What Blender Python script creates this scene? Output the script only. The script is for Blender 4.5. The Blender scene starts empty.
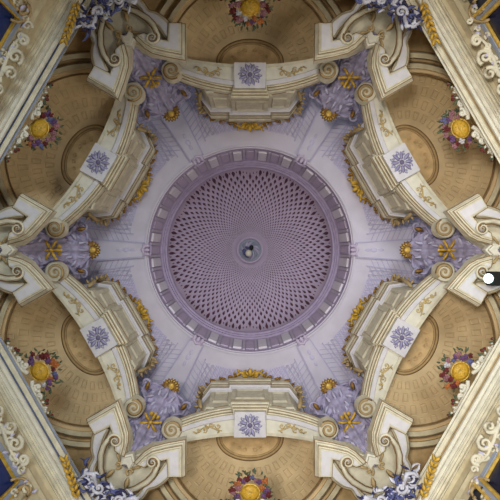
import bpy, math, random
from mathutils import Vector, Matrix
random.seed(7)
PI = math.pi
F = 400.0            # focal length in picture units; used only to size things at their own height
EYE = 1.6
C = bpy.context.scene.collection
sc = bpy.context.scene

def lin(c):
    return tuple(((x/255)/12.92 if x/255 <= 0.04045 else ((x/255+0.055)/1.055)**2.4) for x in c)

def paint(name, col, var=0.12, rough=0.75, metal=0.0, scale=6.0, bump=0.15, spec=0.3):
    m = bpy.data.materials.new(name); m.use_nodes = True
    nt = m.node_tree; b = nt.nodes['Principled BSDF']
    c = lin(col)
    n = nt.nodes.new('ShaderNodeTexNoise'); n.inputs['Scale'].default_value = scale; n.inputs['Detail'].default_value = 2.2
    g = nt.nodes.new('ShaderNodeTexCoord'); nt.links.new(g.outputs['Object'], n.inputs['Vector'])
    r = nt.nodes.new('ShaderNodeValToRGB')
    r.color_ramp.elements[0].position = 0.3; r.color_ramp.elements[1].position = 0.7
    r.color_ramp.elements[0].color = (*[max(0, x*(1-var)) for x in c], 1)
    r.color_ramp.elements[1].color = (*[min(1, x*(1+var)) for x in c], 1)
    nt.links.new(n.outputs['Fac'], r.inputs['Fac']); nt.links.new(r.outputs['Color'], b.inputs['Base Color'])
    b.inputs['Roughness'].default_value = rough; b.inputs['Metallic'].default_value = metal
    b.inputs['Specular IOR Level'].default_value = spec
    if bump:
        n2 = nt.nodes.new('ShaderNodeTexNoise'); n2.inputs['Scale'].default_value = scale*5; n2.inputs['Detail'].default_value = 4
        nt.links.new(g.outputs['Object'], n2.inputs['Vector'])
        bp = nt.nodes.new('ShaderNodeBump'); bp.inputs['Strength'].default_value = bump; bp.inputs['Distance'].default_value = 0.02
        nt.links.new(n2.outputs['Fac'], bp.inputs['Height']); nt.links.new(bp.outputs['Normal'], b.inputs['Normal'])
    return m

M = dict(
    cream=paint('cream_stucco', (212, 203, 178)),
    cream2=paint('warm_cream_stucco', (202, 188, 154)),
    white=paint('white_stucco', (212, 207, 209), 0.06),
    pale=paint('pale_band', (218, 212, 194), 0.08),
    tan=paint('tan_stucco', (180, 154, 110)),
    crease_shade=paint('crease_shade_brown', (134, 104, 66), 0.2),  # brown colour stands in for the shade in moulding creases
    ochre=paint('ochre_vault', (211, 185, 142), 0.12, scale=2.2),
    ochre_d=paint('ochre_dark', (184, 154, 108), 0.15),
    ochre_p=paint('ochre_panel', (212, 180, 130), 0.15, scale=5),
    lav=paint('lavender_plaster', (206, 198, 211), 0.06, scale=2),
    lav_p=paint('lavender_panel', (198, 190, 214), 0.08, scale=2),
    lav_line=paint('lavender_line', (186, 178, 204), 0.08),
    rosette=paint('lilac_rosette', (156, 150, 184), 0.15, scale=8),
    ring_white=paint('ring_pale_panel', (236, 230, 236), 0.05),
    lav_t=paint('trellis_line', (186, 179, 204), 0.06),
    lav_d=paint('lavender_dark', (178, 162, 188), 0.10),
    dome=paint('dome_purple', (198, 180, 198), 0.08, scale=1.5),
    lattice=paint('lattice_lilac', (206, 190, 212), 0.06),
    maroon=paint('maroon_inlay', (92, 56, 72), 0.2),
    ring=paint('ring_purple', (196, 180, 204), 0.10),
    purple=paint('purple_shell', (168, 160, 186), 0.28, scale=5, rough=0.55),
    purple_l=paint('pale_purple', (190, 184, 206), 0.18, scale=6, rough=0.5),
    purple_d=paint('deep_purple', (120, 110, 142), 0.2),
    gold=paint('gilding', (198, 158, 62), 0.3, rough=0.5, metal=0.1, scale=12),
    gold_l=paint('pale_gilding', (214, 176, 84), 0.25, rough=0.45, metal=0.2, scale=12),
    floral=paint('beige_relief', (196, 170, 116), 0.2, scale=12),
    bronze=paint('brown_gilding', (146, 108, 52), 0.35, rough=0.5, metal=0.2, scale=14),
    blue=paint('blue_line', (112, 120, 146), 0.15),
    bluegrey=paint('blue_grey', (150, 156, 170), 0.1),
    leafblue=paint('blue_acanthus', (88, 92, 136), 0.35, scale=10),
    leafwhite=paint('white_acanthus', (192, 190, 200), 0.25, scale=10),
    leafdark=paint('dark_acanthus', (52, 50, 84), 0.3, scale=10),
    basket=paint('gold_basket', (196, 152, 48), 0.25, rough=0.5, scale=16),
    red=paint('dark_red_petal', (104, 40, 40), 0.25), pink=paint('pink_petal', (150, 104, 110), 0.2),
    wht=paint('white_petal', (190, 186, 190), 0.1), blu=paint('blue_petal', (96, 98, 136), 0.2),
    org=paint('orange_petal', (170, 100, 52), 0.2), pur=paint('purple_petal', (104, 70, 110), 0.2),
    green=paint('green_leaf', (86, 96, 74), 0.25),
    floor=paint('floor_stone', (150, 135, 115)),
    black=paint('black_metal', (18, 18, 20), 0.1, rough=0.5, bump=0),
)
def glass(name, col):
    m = paint(name, col, 0.35, rough=0.25, scale=1.6, bump=0, spec=0.5); return m
M['pane_blue'] = glass('blue_pane', (16, 42, 98)); M['pane_navy'] = glass('navy_pane', (22, 26, 52)); M['pane_grey'] = glass('grey_pane', (50, 52, 62))
em = bpy.data.materials.new('lamp_glow'); em.use_nodes = True
b_ = em.node_tree.nodes['Principled BSDF']; b_.inputs['Emission Color'].default_value = (0.5, 1, 0.92, 1); b_.inputs['Emission Strength'].default_value = 2.2

def W(u, v, H):
    return Vector((u*H/F, v*H/F, H + EYE))

class MB:
    def __init__(s): s.v = []; s.f = []; s.smooth = False
    def add(s, pts, faces):
        o = len(s.v); s.v += [Vector(p) for p in pts]; s.f += [tuple(i+o for i in fc) for fc in faces]
    def grid(s, rows, close=False, closerow=False):
        n = len(rows[0]); m = len(rows); fs = []
        for j in range(m-1 + (1 if closerow else 0)):
            for i in range(n-1 + (1 if close else 0)):
                a = j*n+i; b = j*n+(i+1) % n; c = ((j+1) % m)*n+(i+1) % n; d = ((j+1) % m)*n+i
                fs.append((a, b, c, d))
        s.add([p for r in rows for p in r], fs)
    def tube(s, pts, sides=6, flat=1.0):      # pts: (Vector, radius in metres)
        P = [Vector(p) for p, r in pts]; n = len(P); rows = []
        for i in range(n):
            t = (P[min(i+1, n-1)] - P[max(i-1, 0)])
            if t.length < 1e-9: t = Vector((1, 0, 0))
            t.normalize()
            a = t.cross(Vector((0, 0, 1)))
            if a.length < 1e-3: a = Vector((1, 0, 0))
            a.normalize(); b = t.cross(a)
            r = pts[i][1]
            rows.append([P[i] + a*math.cos(q*2*PI/sides)*r + b*math.sin(q*2*PI/sides)*r*flat for q in range(sides)])
        s.grid(rows, close=True)
        o = len(s.v) - n*sides
        s.f.append(tuple(o+q for q in range(sides))[::-1]); s.f.append(tuple(o+(n-1)*sides+q for q in range(sides)))
    def ptube(s, pts, H=None, sides=6, flat=1.0):   # pts: (u, v, [H], rad) in picture units at height
        out = []
        for p in pts:
            if len(p) == 4: u, v, h, r = p
            else: u, v, r = p; h = H
            out.append((W(u, v, h), r*h/F))
        s.tube(out, sides, flat)
    def ball(s, c, rx, ry=None, rz=None, n=8, m=6, rot=0):
        ry = rx if ry is None else ry; rz = rx if rz is None else rz
        c = Vector(c); rows = []; cr, sr = math.cos(rot), math.sin(rot)
        for j in range(m+1):
            t = PI*j/m; row = []
            for i in range(n):
                a = 2*PI*i/n; x = math.sin(t)*math.cos(a)*rx; y = math.sin(t)*math.sin(a)*ry
                row.append(c + Vector((x*cr-y*sr, x*sr+y*cr, math.cos(t)*rz)))
            rows.append(row)
        s.grid(rows, close=True)
    def pball(s, u, v, H, rx, ry=None, rz=None, rot=0, n=8, m=6):
        k = H/F; s.ball(W(u, v, H), rx*k, (ry or rx)*k, (rz or rx)*k, n, m, rot)
    def leaf(s, u, v, H, ang, L, w, lift=0.6, bend=0.0, n=6):
        """a folded leaf from base (u,v) along ang; hangs below its surface"""
        k = H/F; rows = []
        for i in range(n+1):
            t = i/n; a = ang + bend*t
            x = u + math.cos(a)*L*t; y = v + math.sin(a)*L*t
            ww = w*math.sin(PI*min(1, t*0.92+0.06))**0.8*0.5; nx, ny = -math.sin(a), math.cos(a)
            z = -lift*k*(math.sin(PI*t)*1.4+0.4)
            c = W(x, y, H); e1 = W(x+nx*ww, y+ny*ww, H); e2 = W(x-nx*ww, y-ny*ww, H)
            rows.append([e1 + Vector((0, 0, z*0.35)), c + Vector((0, 0, z)), e2 + Vector((0, 0, z*0.35)), c + Vector((0, 0, 0.25*k))])
        s.grid(rows, close=True)
    def prism(s, poly, H0, H1):       # poly at H0 in picture units, raised straight up to H1
        n = len(poly); a = [W(u, v, H0) for u, v in poly]; b = [p + Vector((0, 0, H1-H0)) for p in a]
        s.add(a+b, [tuple(range(n))[::-1], tuple(range(n, 2*n))] + [(i, (i+1) % n, n+(i+1) % n, n+i) for i in range(n)])
    def mould(s, poly, H0, steps):     # loops offset outward by metres at rising heights
        k = H0/F; base = [Vector((u*k, v*k)) for u, v in poly]; n = len(base)
        A = sum(base[i].x*base[(i+1) % n].y - base[(i+1) % n].x*base[i].y for i in range(n))
        if A < 0: base = base[::-1]
        loops = []
        for off, H in steps:
            row = []
            for i in range(n):
                p0, p1, p2 = base[i-1], base[i], base[(i+1) % n]
                d1 = (p1-p0).normalized(); d2 = (p2-p1).normalized()
                n1 = Vector((d1.y, -d1.x)); n2 = Vector((d2.y, -d2.x))
                mm = n1+n2; mm = mm/max(0.35, mm.length_squared/2) if mm.length > 1e-6 else n1
                mm = (n1+n2)*(1/max(0.5, 1+n1.dot(n2)))
                q = p1 + mm*off; row.append(Vector((q.x, q.y, H+EYE)))
            loops.append(row)
        s.grid(loops, close=True)
        o = len(s.v) - n*len(loops)
        s.f.append(tuple(o+i for i in range(n))); s.f.append(tuple(o+(len(loops)-1)*n+i for i in range(n))[::-1])
    def spiral(s, u, v, H, R, turns=1.6, a0=0.0, d=1, rad=1.3, drop=0.25, n=26, tail=None, sides=6, r0=0.12):
        pts = []
        if tail: pts += tail
        for i in range(n+1):
            t = i/n; r = R*(1-t)**0.85*(1-r0) + R*r0*(1-t); a = a0 + d*turns*2*PI*t
            pts.append((u+math.cos(a)*r, v+math.sin(a)*r, H-drop*t*H/F*2, max(0.35, rad*(1-0.55*t))))
        s.ptube(pts, sides=sides)
        s.pball(u, v, H-drop*H/F*2, rad*0.95)
    def build(s, name, mat, parent=None, label=None, smooth=False):
        A = parent['_a'] if parent and '_a' in parent else (0, 0, 0)
        A = Vector(A)
        me = bpy.data.meshes.new(name); me.from_pydata([tuple(p-A) for p in s.v], [], s.f); me.validate(); me.update()
        me.materials.append(M[mat] if isinstance(mat, str) else mat)
        if smooth or s.smooth:
            for p in me.polygons: p.use_smooth = True
        o = bpy.data.objects.new(name, me); C.objects.link(o)
        if parent: o.parent = parent; 
        if parent and '_sub' in parent: pass
        if label: o['label'] = label
        o['_a'] = tuple(A)
        return o

def thing(name, anchor):
    o = bpy.data.objects.new(name, None); C.objects.link(o); o.empty_display_size = 0.1
    a = W(*anchor); o['_a'] = tuple(a); o.location = a
    return o
def kids(o): return [c for c in bpy.data.objects if c.parent == o]
def copy_tree(o, parent=None):
    c = o.copy(); C.objects.link(c)
    if parent: c.parent = parent
    for ch in kids(o): copy_tree(ch, c)
    return c
def place(o, theta):
    a = Vector(o['_a']); o.location = Matrix.Rotation(theta, 3, 'Z') @ a; o.rotation_euler = (0, 0, theta)
def tag(o, label, cat, group=None):
    o['label'] = label; o['category'] = cat
    if group: o['group'] = group
def around(proto, thetas, labels, cat, group):
    # the first is the source itself, the rest are copies
    objs = [proto] + [copy_tree(proto) for _ in thetas[1:]]
    for o, t, l in zip(objs, thetas, labels):
        place(o, t); tag(o, l, cat, group)
    return objs

BAY = [0, 60, 120, 180, 240, 300]
BAYT = [math.radians(a) for a in BAY]
BN = ['bottom centre', 'lower left', 'upper left', 'top centre', 'upper right', 'lower right']
PIERT = [math.radians(30+a) for a in BAY]
PN = ['bottom left', 'middle left', 'top left', 'top right', 'middle right', 'bottom right']

def b2p(u, v):   # bay coordinates (right side) -> pier coordinates
    return (-(0.5*v - 0.866*u), 0.866*v + 0.5*u)

# ------------------------------------------------------------------ setting
def circ(r, H, n, ph=0): return [W(r*math.cos(2*PI*i/n+ph), r*math.sin(2*PI*i/n+ph), H) for i in range(n)]
HC = 12.0
mb = MB(); mb.grid([circ(104, HC, 144), circ(119, HC, 144), circ(180, HC, 144), circ(250, HC, 144), circ(250, HC+0.3, 144), circ(104, HC+0.3, 144)], close=True)
o = mb.build('ceiling', 'lav'); o['kind'] = 'structure'
WX = 5.30
WN = ['south', 'lower_left', 'upper_left', 'north', 'upper_right', 'lower_right']
TW = 0.25
def ring_wall(Hs, x0, x1): pass
for k in range(6):
    R = Matrix.Rotation(BAYT[k], 3, 'Z')
    def P(x, X, H): return R @ Vector((x, X, H+EYE))
    mb = MB(); hw = 1.5; top, bot, low = 6.76, 3.0, 1.6
    rows = []
    T = math.tan(PI/6)
    for X in (WX, WX+TW):
        e = X*T
        rows.append((X, e))
    X, e = rows[0]; X2, e2 = rows[1]
    def box(x0, x1, H0, H1):
        a = [P(x0, X, H0), P(x1, X, H0), P(x1, X, H1), P(x0, X, H1)]
        b = [P(x0 if abs(x0) < e-1e-6 else math.copysign(e2, x0), X2, H0), P(x1 if abs(x1) < e-1e-6 else math.copysign(e2, x1), X2, H0),
             P(x1 if abs(x1) < e-1e-6 else math.copysign(e2, x1), X2, H1), P(x0 if abs(x0) < e-1e-6 else math.copysign(e2, x0), X2, H1)]
        mb.add(a+b, [(0, 1, 2, 3), (4, 5, 6, 7), (0, 1, 5, 4), (1, 2, 6, 5), (2, 3, 7, 6), (3, 0, 4, 7)])
    wide = 2.1 if k in (4, 5) else hw
    box(-e, -wide, low, 7.3); box(wide, e, low, 7.3); box(-wide, wide, top, 7.3); box(-wide, wide, low, bot)
    o = mb.build('wall_'+WN[k], 'cream2'); o['kind'] = 'structure'
    # window
    if k in (0, 3): 
        pm = 'pane_navy'
    else: pm = 'pane_blue' if k in (1, 2) else 'pane_navy'
    mb = MB()
    def bx(m_, x0, x1, X0, X1, H0, H1):
        a = [P(x, XX, HH) for HH in (H0, H1) for XX in (X0, X1) for x in (x0, x1)]
        m_.add(a, [(0, 1, 3, 2), (4, 5, 7, 6), (0, 1, 5, 4), (2, 3, 7, 6), (0, 2, 6, 4), (1, 3, 7, 5)])
    w = MB(); bx(w, -wide, wide, WX+0.03, WX+0.06, bot, top)
    win = w.build('window_%d' % (k+1), 'pane_blue' if k in (1, 2) else 'pane_navy'); win['kind'] = 'structure'
    fr = MB()
    fw = 0.07
    bx(fr, -hw, hw, WX-0.03, WX+0.05, top-fw, top); bx(fr, -hw, hw, WX-0.03, WX+0.05, bot, bot+fw)
    for s_ in (-1, 1):
        bx(fr, s_*hw, s_*(hw-fw), WX-0.03, WX+0.05, bot+fw, top-fw)
    fo = fr.build('window_frame', 'bluegrey' if k in (1, 2) else 'bluegrey', win, 'blue-grey window surround')
    fr = MB(); f2 = 0.08; f3 = 0.105
    bx(fr, -hw+f2, hw-f2, WX-0.015, WX+0.03, top-f3, top-f2)
    for s_ in (-1, 1):
        bx(fr, s_*(hw-f2), s_*(hw-f3), WX-0.05, WX+0.03, bot, top-f2)
        if k in (1, 2): bx(fr, s_*(hw+0.0), s_*(hw+0.03), WX-0.04, WX+0.02, bot, top)
        else:
            bx(fr, s_*(hw+0.0), s_*(hw+0.045), WX-0.08, WX+0.04, bot, top-.02); bx(fr, s_*(hw-0.13), s_*(hw-0.1), WX-0.05, WX+0.04, bot, top-.1)
    fr.build('gilt_frame', 'gold_l' if k in (3, 4, 5, 0) else 'gold', win, 'gilt inner moulding')
    if k in (4, 5):
        for s_ in (-1, 1):
            g = MB(); bx(g, s_*(hw+0.07), s_*wide, WX+0.0, WX+0.03, bot, top); g.build('side_pane', 'pane_grey', win, 'dark grey side pane')

# ------------------------------------------------------------------ cornice of the room (one run per wall)
def run_profile(mb, prof):
    rows = []
    for (X, H) in prof:
        e = X*math.tan(PI/6); rows.append([Vector((-e, X, H+EYE)), Vector((e, X, H+EYE))])
    mb.grid(rows)
cor = thing('room_cornice', (0, 270, 7.4))
def X_(v, H): return v*H/F
def seg(pairs, name, mat, label=None):
    mb = MB(); run_profile(mb, [(X_(v, H), H) for v, H in pairs]); return mb.build(name, mat, cor, label)
mbt = MB(); run_profile(mbt, [(6.35, 7.75), (X_(259, 7.66), 7.66), (X_(259.5, 7.60), 7.60)]); mbt.build('top_ledge', 'cream', cor)
seg([(259.5, 7.60), (261.5, 7.60), (262, 7.57)], 'edge_fillet', 'bluegrey', 'blue-grey edge line')
seg([(262, 7.57), (262.6, 7.54), (264, 7.53), (266, 7.53), (267.5, 7.50)], 'crown_moulding', 'cream')
seg([(267.5, 7.50), (267.8, 7.53), (269.2, 7.53), (269.5, 7.48)], 'blue_fillet', 'blue', 'blue painted groove')
seg([(269.5, 7.48), (271, 7.44), (274, 7.43), (275, 7.40), (276, 7.42), (279, 7.42), (280, 7.38), (281.3, 7.38)], 'corona', 'pale')
seg([(281.3, 7.38), (281.6, 7.34), (284, 7.33), (284.6, 7.30), (287, 7.30), (288, 7.26), (289, 7.23), (290, 7.23)], 'bed_moulding', 'cream')
seg([(290, 7.23), (290.6, 7.20), (296, 7.19), (297.6, 7.15), (299, 7.10), (300.5, 7.05), (301, 7.0), (X_(301, 7.0)*0+306, 6.93)], 'lower_moulding', 'cream2')
mb = MB(); run_profile(mb, [(X_(306, 6.93), 6.93), (WX+0.01, 6.90), (WX+0.01, 7.6)]); mb.build('frieze_base', 'tan', cor)
cors = around(cor, BAYT, ['long moulded cream cornice with blue lines crossing the %s of the ceiling' % ('edge at '+n if 'centre' in n else n+' corner') for n in BN], 'cornice', 'straight cornices above the walls')

for q in (4, 5):
    for c in kids(cors[q]):
        if c.name.startswith(('blue_fillet', 'edge_fillet')):
            c.data = c.data.copy(); c.data.materials[0] = M['tan' if c.name.startswith('blue') else 'pale']; c.name = 'fillet'; c['label'] = 'thin brown groove' if c.data.materials[0] == M['tan'] else 'pale edge line'
# ------------------------------------------------------------------ dome
dome = thing('dome', (0, 0, 14.2))
def ringloft(mb, prof, n=144):
    mb.grid([[Vector((X*math.cos(2*PI*i/n), X*math.sin(2*PI*i/n), H+EYE)) for i in range(n)] for X, H in prof], close=True)
DX, DH0, DH1 = 2.98, 14.3, 16.2
def domept(th, a, lift=0.0):     # th 0 apex .. pi/2 rim
    x = (DX-lift)*math.sin(th); h = DH0 + (DH1-DH0-lift)*math.cos(th)
    return Vector((x*math.cos(a), x*math.sin(a), h+EYE))
def th_of_px(r):
    lo, hi = 0.0, PI/2
    for _ in range(40):
        m_ = (lo+hi)/2; x = DX*math.sin(m_); h = DH0+(DH1-DH0)*math.cos(m_)
        if x*F/h < r: lo = m_
        else: hi = m_
    return lo
mb = MB(); mb.grid([[domept(PI/2*j/40+0.0005, 2*PI*i/144) for i in range(144)] for j in range(41)], close=True)
mb.build('shell', 'dome', dome, 'purple plaster dome shell', smooth=True)
N = 72; K = 0.118     # ln growth per cell
lat = MB(); inl = MB()
r_in, r_out = 13.0, 82.0
def edge(a): return 78.0 + 2.2*abs(math.cos(9*a)) + 1.0*math.cos(6*a)
steps = int(math.log(r_out/r_in)/K*2)
for d in (-1, 1):
    for i in range(N):
        pts = []
        for s_ in range(steps+1):
            r = r_in*math.exp(K*s_/2); a = 2*PI*i/N + d*(PI/N)*s_
            if r > edge(a)-1.0: break
            pts.append((r, a))
        rows = []
        for r, a in pts:
            th = th_of_px(r); hwid = 0.004 + 0.012*r/75
            da = hwid/(DX*math.sin(th)+1e-6)
            rows.append([domept(th, a-da, 0.0), domept(th, a-da*0.6, 0.035), domept(th, a+da*0.6, 0.035), domept(th, a+da, 0.0)])
        if len(rows) > 1: lat.grid(rows)
for i in range(N):
    for s_ in range(0, steps):
        r0 = r_in*math.exp(K*s_/2); a0 = 2*PI*i/N + (PI/N)*(s_ % 2)*0.5*2/2*1.0
        # cells of the lattice: centres alternate by ring
        rc = r0*math.exp(K*0.14)
        a = 2*PI*i/N + (PI/N)*(s_+1)
        if rc > edge(a)-0.8 or rc < 18: continue
        if s_ % 1: continue
        L = rc*K*0.66*random.uniform(0.85, 1.15); wd = 0.50*rc*PI/N*(0.4+0.6*rc/75)*random.uniform(0.8, 1.15)
        pr = []
        for q in range(7):
            t = q/6; rr = rc - L/2 + L*t; w_ = wd*math.sin(PI*t)**0.7*(0.5+0.7*t); th = th_of_px(rr); da = w_/rr
            aa = a + 0.15*da*math.sin(PI*t)
            pr.append([domept(th, aa-da, 0.0), domept(th, aa, 0.02), domept(th, aa+da, 0.0)])
        inl.grid(pr)
# hatch of the scalloped rim
for i in range(144):
    a = 2*PI*i/144; e = edge(a)
    th = th_of_px(e+0.4); th2 = th_of_px(e-1.6); da = 0.007
    inl.grid([[domept(th2, a-da, .0), domept(th2, a+da, .0)], [domept((th+th2)/2, a-da*0.9, .03), domept((th+th2)/2, a+da*0.9, .03)], [domept(th, a-da*0.4, .0), domept(th, a+da*0.4, .0)]])
lat.build('lattice', 'lattice', dome, 'lilac ribs woven in crossing spirals')
inl.build('inlay', 'maroon', dome, 'dark maroon leaf-shaped inlays between the ribs')
# rosette in the middle
mb = MB(); 
mb.grid([circ(13.2, 15.95, 60), circ(13.0, 15.89, 60), circ(11.8, 15.87, 60), circ(11.2, 15.97, 60)], close=True)
rs = mb.build('rosette_ring', 'lattice', dome)
mb = MB(); mb.grid([circ(11.6, 16.03, 40), circ(.1, 16.05, 40)], close=True); mb.build('rosette_field', 'bluegrey', dome, 'pale grey disc')
for i in range(12):
    mb = MB(); a = 2*PI*i/12; mb.leaf(math.cos(a)*3.2, math.sin(a)*3.2, 16.02, a+0.5, 8.2, 3.4, 0.8, 0.8)
    mb.build('petal', 'purple_l' if i % 3 else 'bluegrey', dome, None, True)
# pendant finial
fin = thing('dome_finial', (0, 0, 15.9))
mb = MB(); mb.pball(1.2, -2.2, 15.9, 2.3, 2.9, 1.2, 0.4); mb.build('socket', 'black', fin, 'black opening at the apex', True)
mb = MB(); mb.pball(-1.4, 3.2, 15.4, 3.2, 3.4, 3.0, n=14, m=10); mb.build('globe', 'pale', fin, 'off-white ball', True)
mb = MB(); mb.pball(-5.2, 2.2, 15.6, 2.4, 3.6, 2.0, -0.4, 10, 8); mb.pball(-3.2, 6.0, 15.6, 2.6, 1.5, 1.3, 0.6); mb.pball(-2.6, -2.2, 15.7, 2.6, 1.4, 1.2, 0.3)
mb.build('drape', 'leafblue', fin, 'dark blue cloth beside the ball', True)
mb = MB(); mb.ptube([(-1.4, 3.0, 15.4, .5), (1.0, -1.8, 16.1, .5)]); mb.build('rod', 'bronze', fin)
tag(fin, 'small off-white ball with blue drape and dark hole at the very centre of the dome', 'finial')
# drum below the dome
drum = thing('dome_ring', (0, 0, 12.1))
def part_ring(name, prof, mat, label=None):
    mb = MB(); ringloft(mb, prof); return mb.build(name, mat, drum, label)
part_ring('outer_lip', [(3.17, 12.0), (3.17, 11.96), (3.13, 11.95), (3.10, 11.97), (3.10, 12.05), (3.07, 12.06)], 'lav')
part_ring('lower_moulding', [(3.07, 12.06), (3.06, 12.2), (3.09, 12.22), (3.09, 12.30)], 'lav_d', 'dark purple moulding around the ring')
part_ring('frieze', [(3.12, 12.25), (3.12, 14.0)], 'ring', 'purple frieze wall')
part_ring('upper_moulding', [(3.12, 13.95), (3.05, 13.97), (3.05, 14.05), (3.0, 14.06), (3.0, 14.15), (2.93, 14.17), (2.93, 14.27), (2.99, 14.3)], 'lav_d')
for i in range(24):
    def rb(name, a, ha, H0, H1, X0, X1, mat, arch=False):
        mb = MB(); pts = []
        prof = [(-ha, H0), (ha, H0), (ha, H1), (-ha, H1)] if not arch else [(-ha, H0), (ha, H0)] + [(ha*math.cos(PI*q/6), H1-(H1-H0)*0.35+(H1-H0)*0.35*math.sin(PI*q/6)) for q in range(7)]
        for X in (X0, X1):
            for x, h in prof: pts.append((X*math.cos(a+x), X*math.sin(a+x), h+EYE))
        n = len(prof); mb.add(pts, [tuple(range(n)), tuple(range(n, 2*n))[::-1]]+[(q, (q+1) % n, n+(q+1) % n, n+q) for q in range(n)])
        return mb.build(name, mat, drum)
    a = math.radians(15*i+7.5)
    rb('pale_panel', a, 0.044, 12.55, 13.6, 3.06, 3.13, 'ring_white')
    a2 = math.radians(15*i)
    rb('medallion', a2, 0.040, 12.55, 13.6, 3.085, 3.13, 'lattice', True)
    for s_ in (-1, 1):
        rb('bracket', a2+s_*0.062, 0.012, 12.45, 13.7, 3.075, 3.13, 'lav')
    # keep part count reasonable
tag(dome, 'round purple dome shell covered in a woven spiral lattice', 'dome')
tag(drum, 'circular ring of pale panels and lilac brackets around the purple dome', 'ring moulding')

# ------------------------------------------------------------------ ceiling ribs, lattice panels, clasps
rib = thing('ceiling_rib', (0, 130, 11.95))
mb = MB(); mb.prism([(-6.5, 106), (6.5, 106), (11, 175), (-11, 175)], 11.93, 12.0); mb.build('strip', 'lav', rib)
for s_ in (-1, 1):
    mb = MB(); mb.prism([(s_*6.6, 106), (s_*7.7, 106), (s_*12.4, 175), (s_*11, 175)], 11.90, 12.0); mb.build('edge_moulding', 'lav_line', rib)
    mb = MB(); mb.prism([(s_*15.5, 117), (s_*16.5, 117), (s_*24, 175), (s_*22.8, 175)], 11.95, 12.0); mb.build('outer_line', 'lav_line', rib)
mb = MB()
for q, (vv, ww) in enumerate([(118, 1.6), (124, 2.4), (131, 1.5)]):
    mb.pball(0, vv, 11.93, ww, 3.0, 0.4)
mb.build('relief', 'lav_p', rib, None, True)
around(rib, PIERT, ['flat lilac rib running from the dome ring to the %s purple shell' % n for n in PN], 'ceiling rib', 'lilac ribs radiating from the dome')
cl = thing('ring_clasp', (0, 103, 11.9))
for q in (-4.2, 0, 4.2):
    mb = MB(); mb.pball(q, 103.5, 11.9, 1.8, 3.4, 1.4); mb.build('scroll', 'ring', cl, None, True)
mb = MB(); mb.ptube([(-7, 107, 11.93, .8), (-3, 106, 11.9, 1.2), (0, 108, 11.88, 1.5), (3, 106, 11.9, 1.2), (7, 107, 11.93, .8)]); mb.build('bow', 'lattice', cl, None, True)
mb = MB(); mb.ptube([(-6.5, 100, 11.95, .9), (0, 99, 11.95, 1.0), (6.5, 100, 11.95, .9)]); mb.build('band', 'lav_d', cl, None, True)
around(cl, PIERT, ['small lilac scroll clasp on the dome ring where the %s rib meets it' % n for n in PN], 'clasp', 'clasps on the dome ring')

def inpanel(u, v, m=0.0):
    if math.hypot(u, v) < 120+m: return False
    for s_ in (-1, 1):
        # distance to the rib axis at +-30 degrees
        ax, ay = s_*0.5, 0.8660
        along = u*ax+v*ay; dist = abs(u*ay-v*ax)
        if dist < 17 + (along-110)*0.11 + m: return False
    return v < 168
lp = thing('lattice_panel', (0, 140, 11.98))
mb = MB()
top_ = []
n = 24
rows = []
for j in range(9):
    v = j/8; row = []
    for i in range(n+1):
        t = -1 + 2*i/n
        # inner edge on circle r=120, outer at v=170
        umax_in = 33.5; ui = t*umax_in; vi = math.sqrt(120**2-ui**2)
        uo = t*66; vo = 168
        row.append(W(ui+(uo-ui)*v, vi+(vo-vi)*v, 11.985))
    rows.append(row)
mb.grid(rows); mb.build('field', 'lav_p', lp)
gl = MB()
for s_ in (-1, 1):
    dx, dy = s_*0.42, 0.907   # direction of lines
    nx, ny = dy, -dx
    for q in range(-40, 41):
        c0 = q*4.6
        cur = []
        for w_ in range(0, 240):
            L = 60+w_*0.6; u = nx*c0 + dx*L; v = ny*c0 + dy*L
            if inpanel(u, v, 0.6): cur.append((u, v))
            else:
                if len(cur) > 1: gl.ptube([(cur[0][0], cur[0][1], 11.983, .27), (cur[-1][0], cur[-1][1], 11.983, .27)], sides=4)
                cur = []
        if len(cur) > 1: gl.ptube([(cur[0][0], cur[0][1], 11.983, .27), (cur[-1][0], cur[-1][1], 11.983, .27)], sides=4)
gl.build('trellis', 'lav_t', lp, 'diamond trellis lines')
around(lp, BAYT, ['lilac trellis panel between the dome ring and the %s attic' % n for n in BN], 'panel', 'trellis panels around the dome')

# ------------------------------------------------------------------ arch
def cstrip(mb, prof, u0, u1, n=28, c=0.0029):
    rows = []
    for (v0, H, *cc) in prof:
        c_ = cc[0] if cc else c
        rows.append([W(u, v0+c_*u*u, H) for u in [u0+(u1-u0)*i/n for i in range(n+1)]])
    mb.grid(rows)
def vm(X, H): return X*F/H
HB = 9.4
arch = thing('arch_band', (0, 176, HB))
U = 73
mb = MB(); cstrip(mb, [(164, HB+.05), (164, HB), (168.4, HB), (168.8, HB+0.05)], -U, U); mb.build('inner_rim', 'white', arch, 'bright white rim')
mb = MB(); cstrip(mb, [(168.8, HB+0.05), (182, HB+0.05, 0.0019)], -U, U); mb.build('field', 'pale', arch)
mb = MB(); cstrip(mb, [(182, HB+0.05, 0.0019), (182.2, HB, 0.0018), (185.4, HB, 0.0016), (185.4, HB+0.5, 0.0016)], -U, U); mb.build('outer_rim', 'cream', arch)
def arch_cornice(mb, push, u0, u1, x0=3.854, keep=None):
    pr = [(x0, 9.40), (x0, 9.47), (x0-.025, 9.47), (x0-.025, 9.56), (x0-.055, 9.57), (x0-.055, 9.64), (x0-.08, 9.65), (x0-.08, 9.78), (x0+.02, 9.80), (x0+0.3, 9.82)]
    cstrip(mb, [(vm(X-push, H), H) for X, H in pr], u0, u1)
    return pr
mb = MB(); arch_cornice(mb, 0, -U-2, U+2); mb.build('cornice', 'cream', arch)
mb = MB()
for (X, H) in ((3.854-.027, 9.475), (3.854-.057, 9.575), (3.854-.083, 9.79)):
    cstrip(mb, [(vm(X, H-.012), H-.012), (vm(X-.012, H), H), (vm(X, H+.012), H+.012)], -U-2, U+2)
mb.build('fillet', 'crease_shade', arch, 'thin brown lines painted as crease shade')
mb = MB()   # centre block
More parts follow.
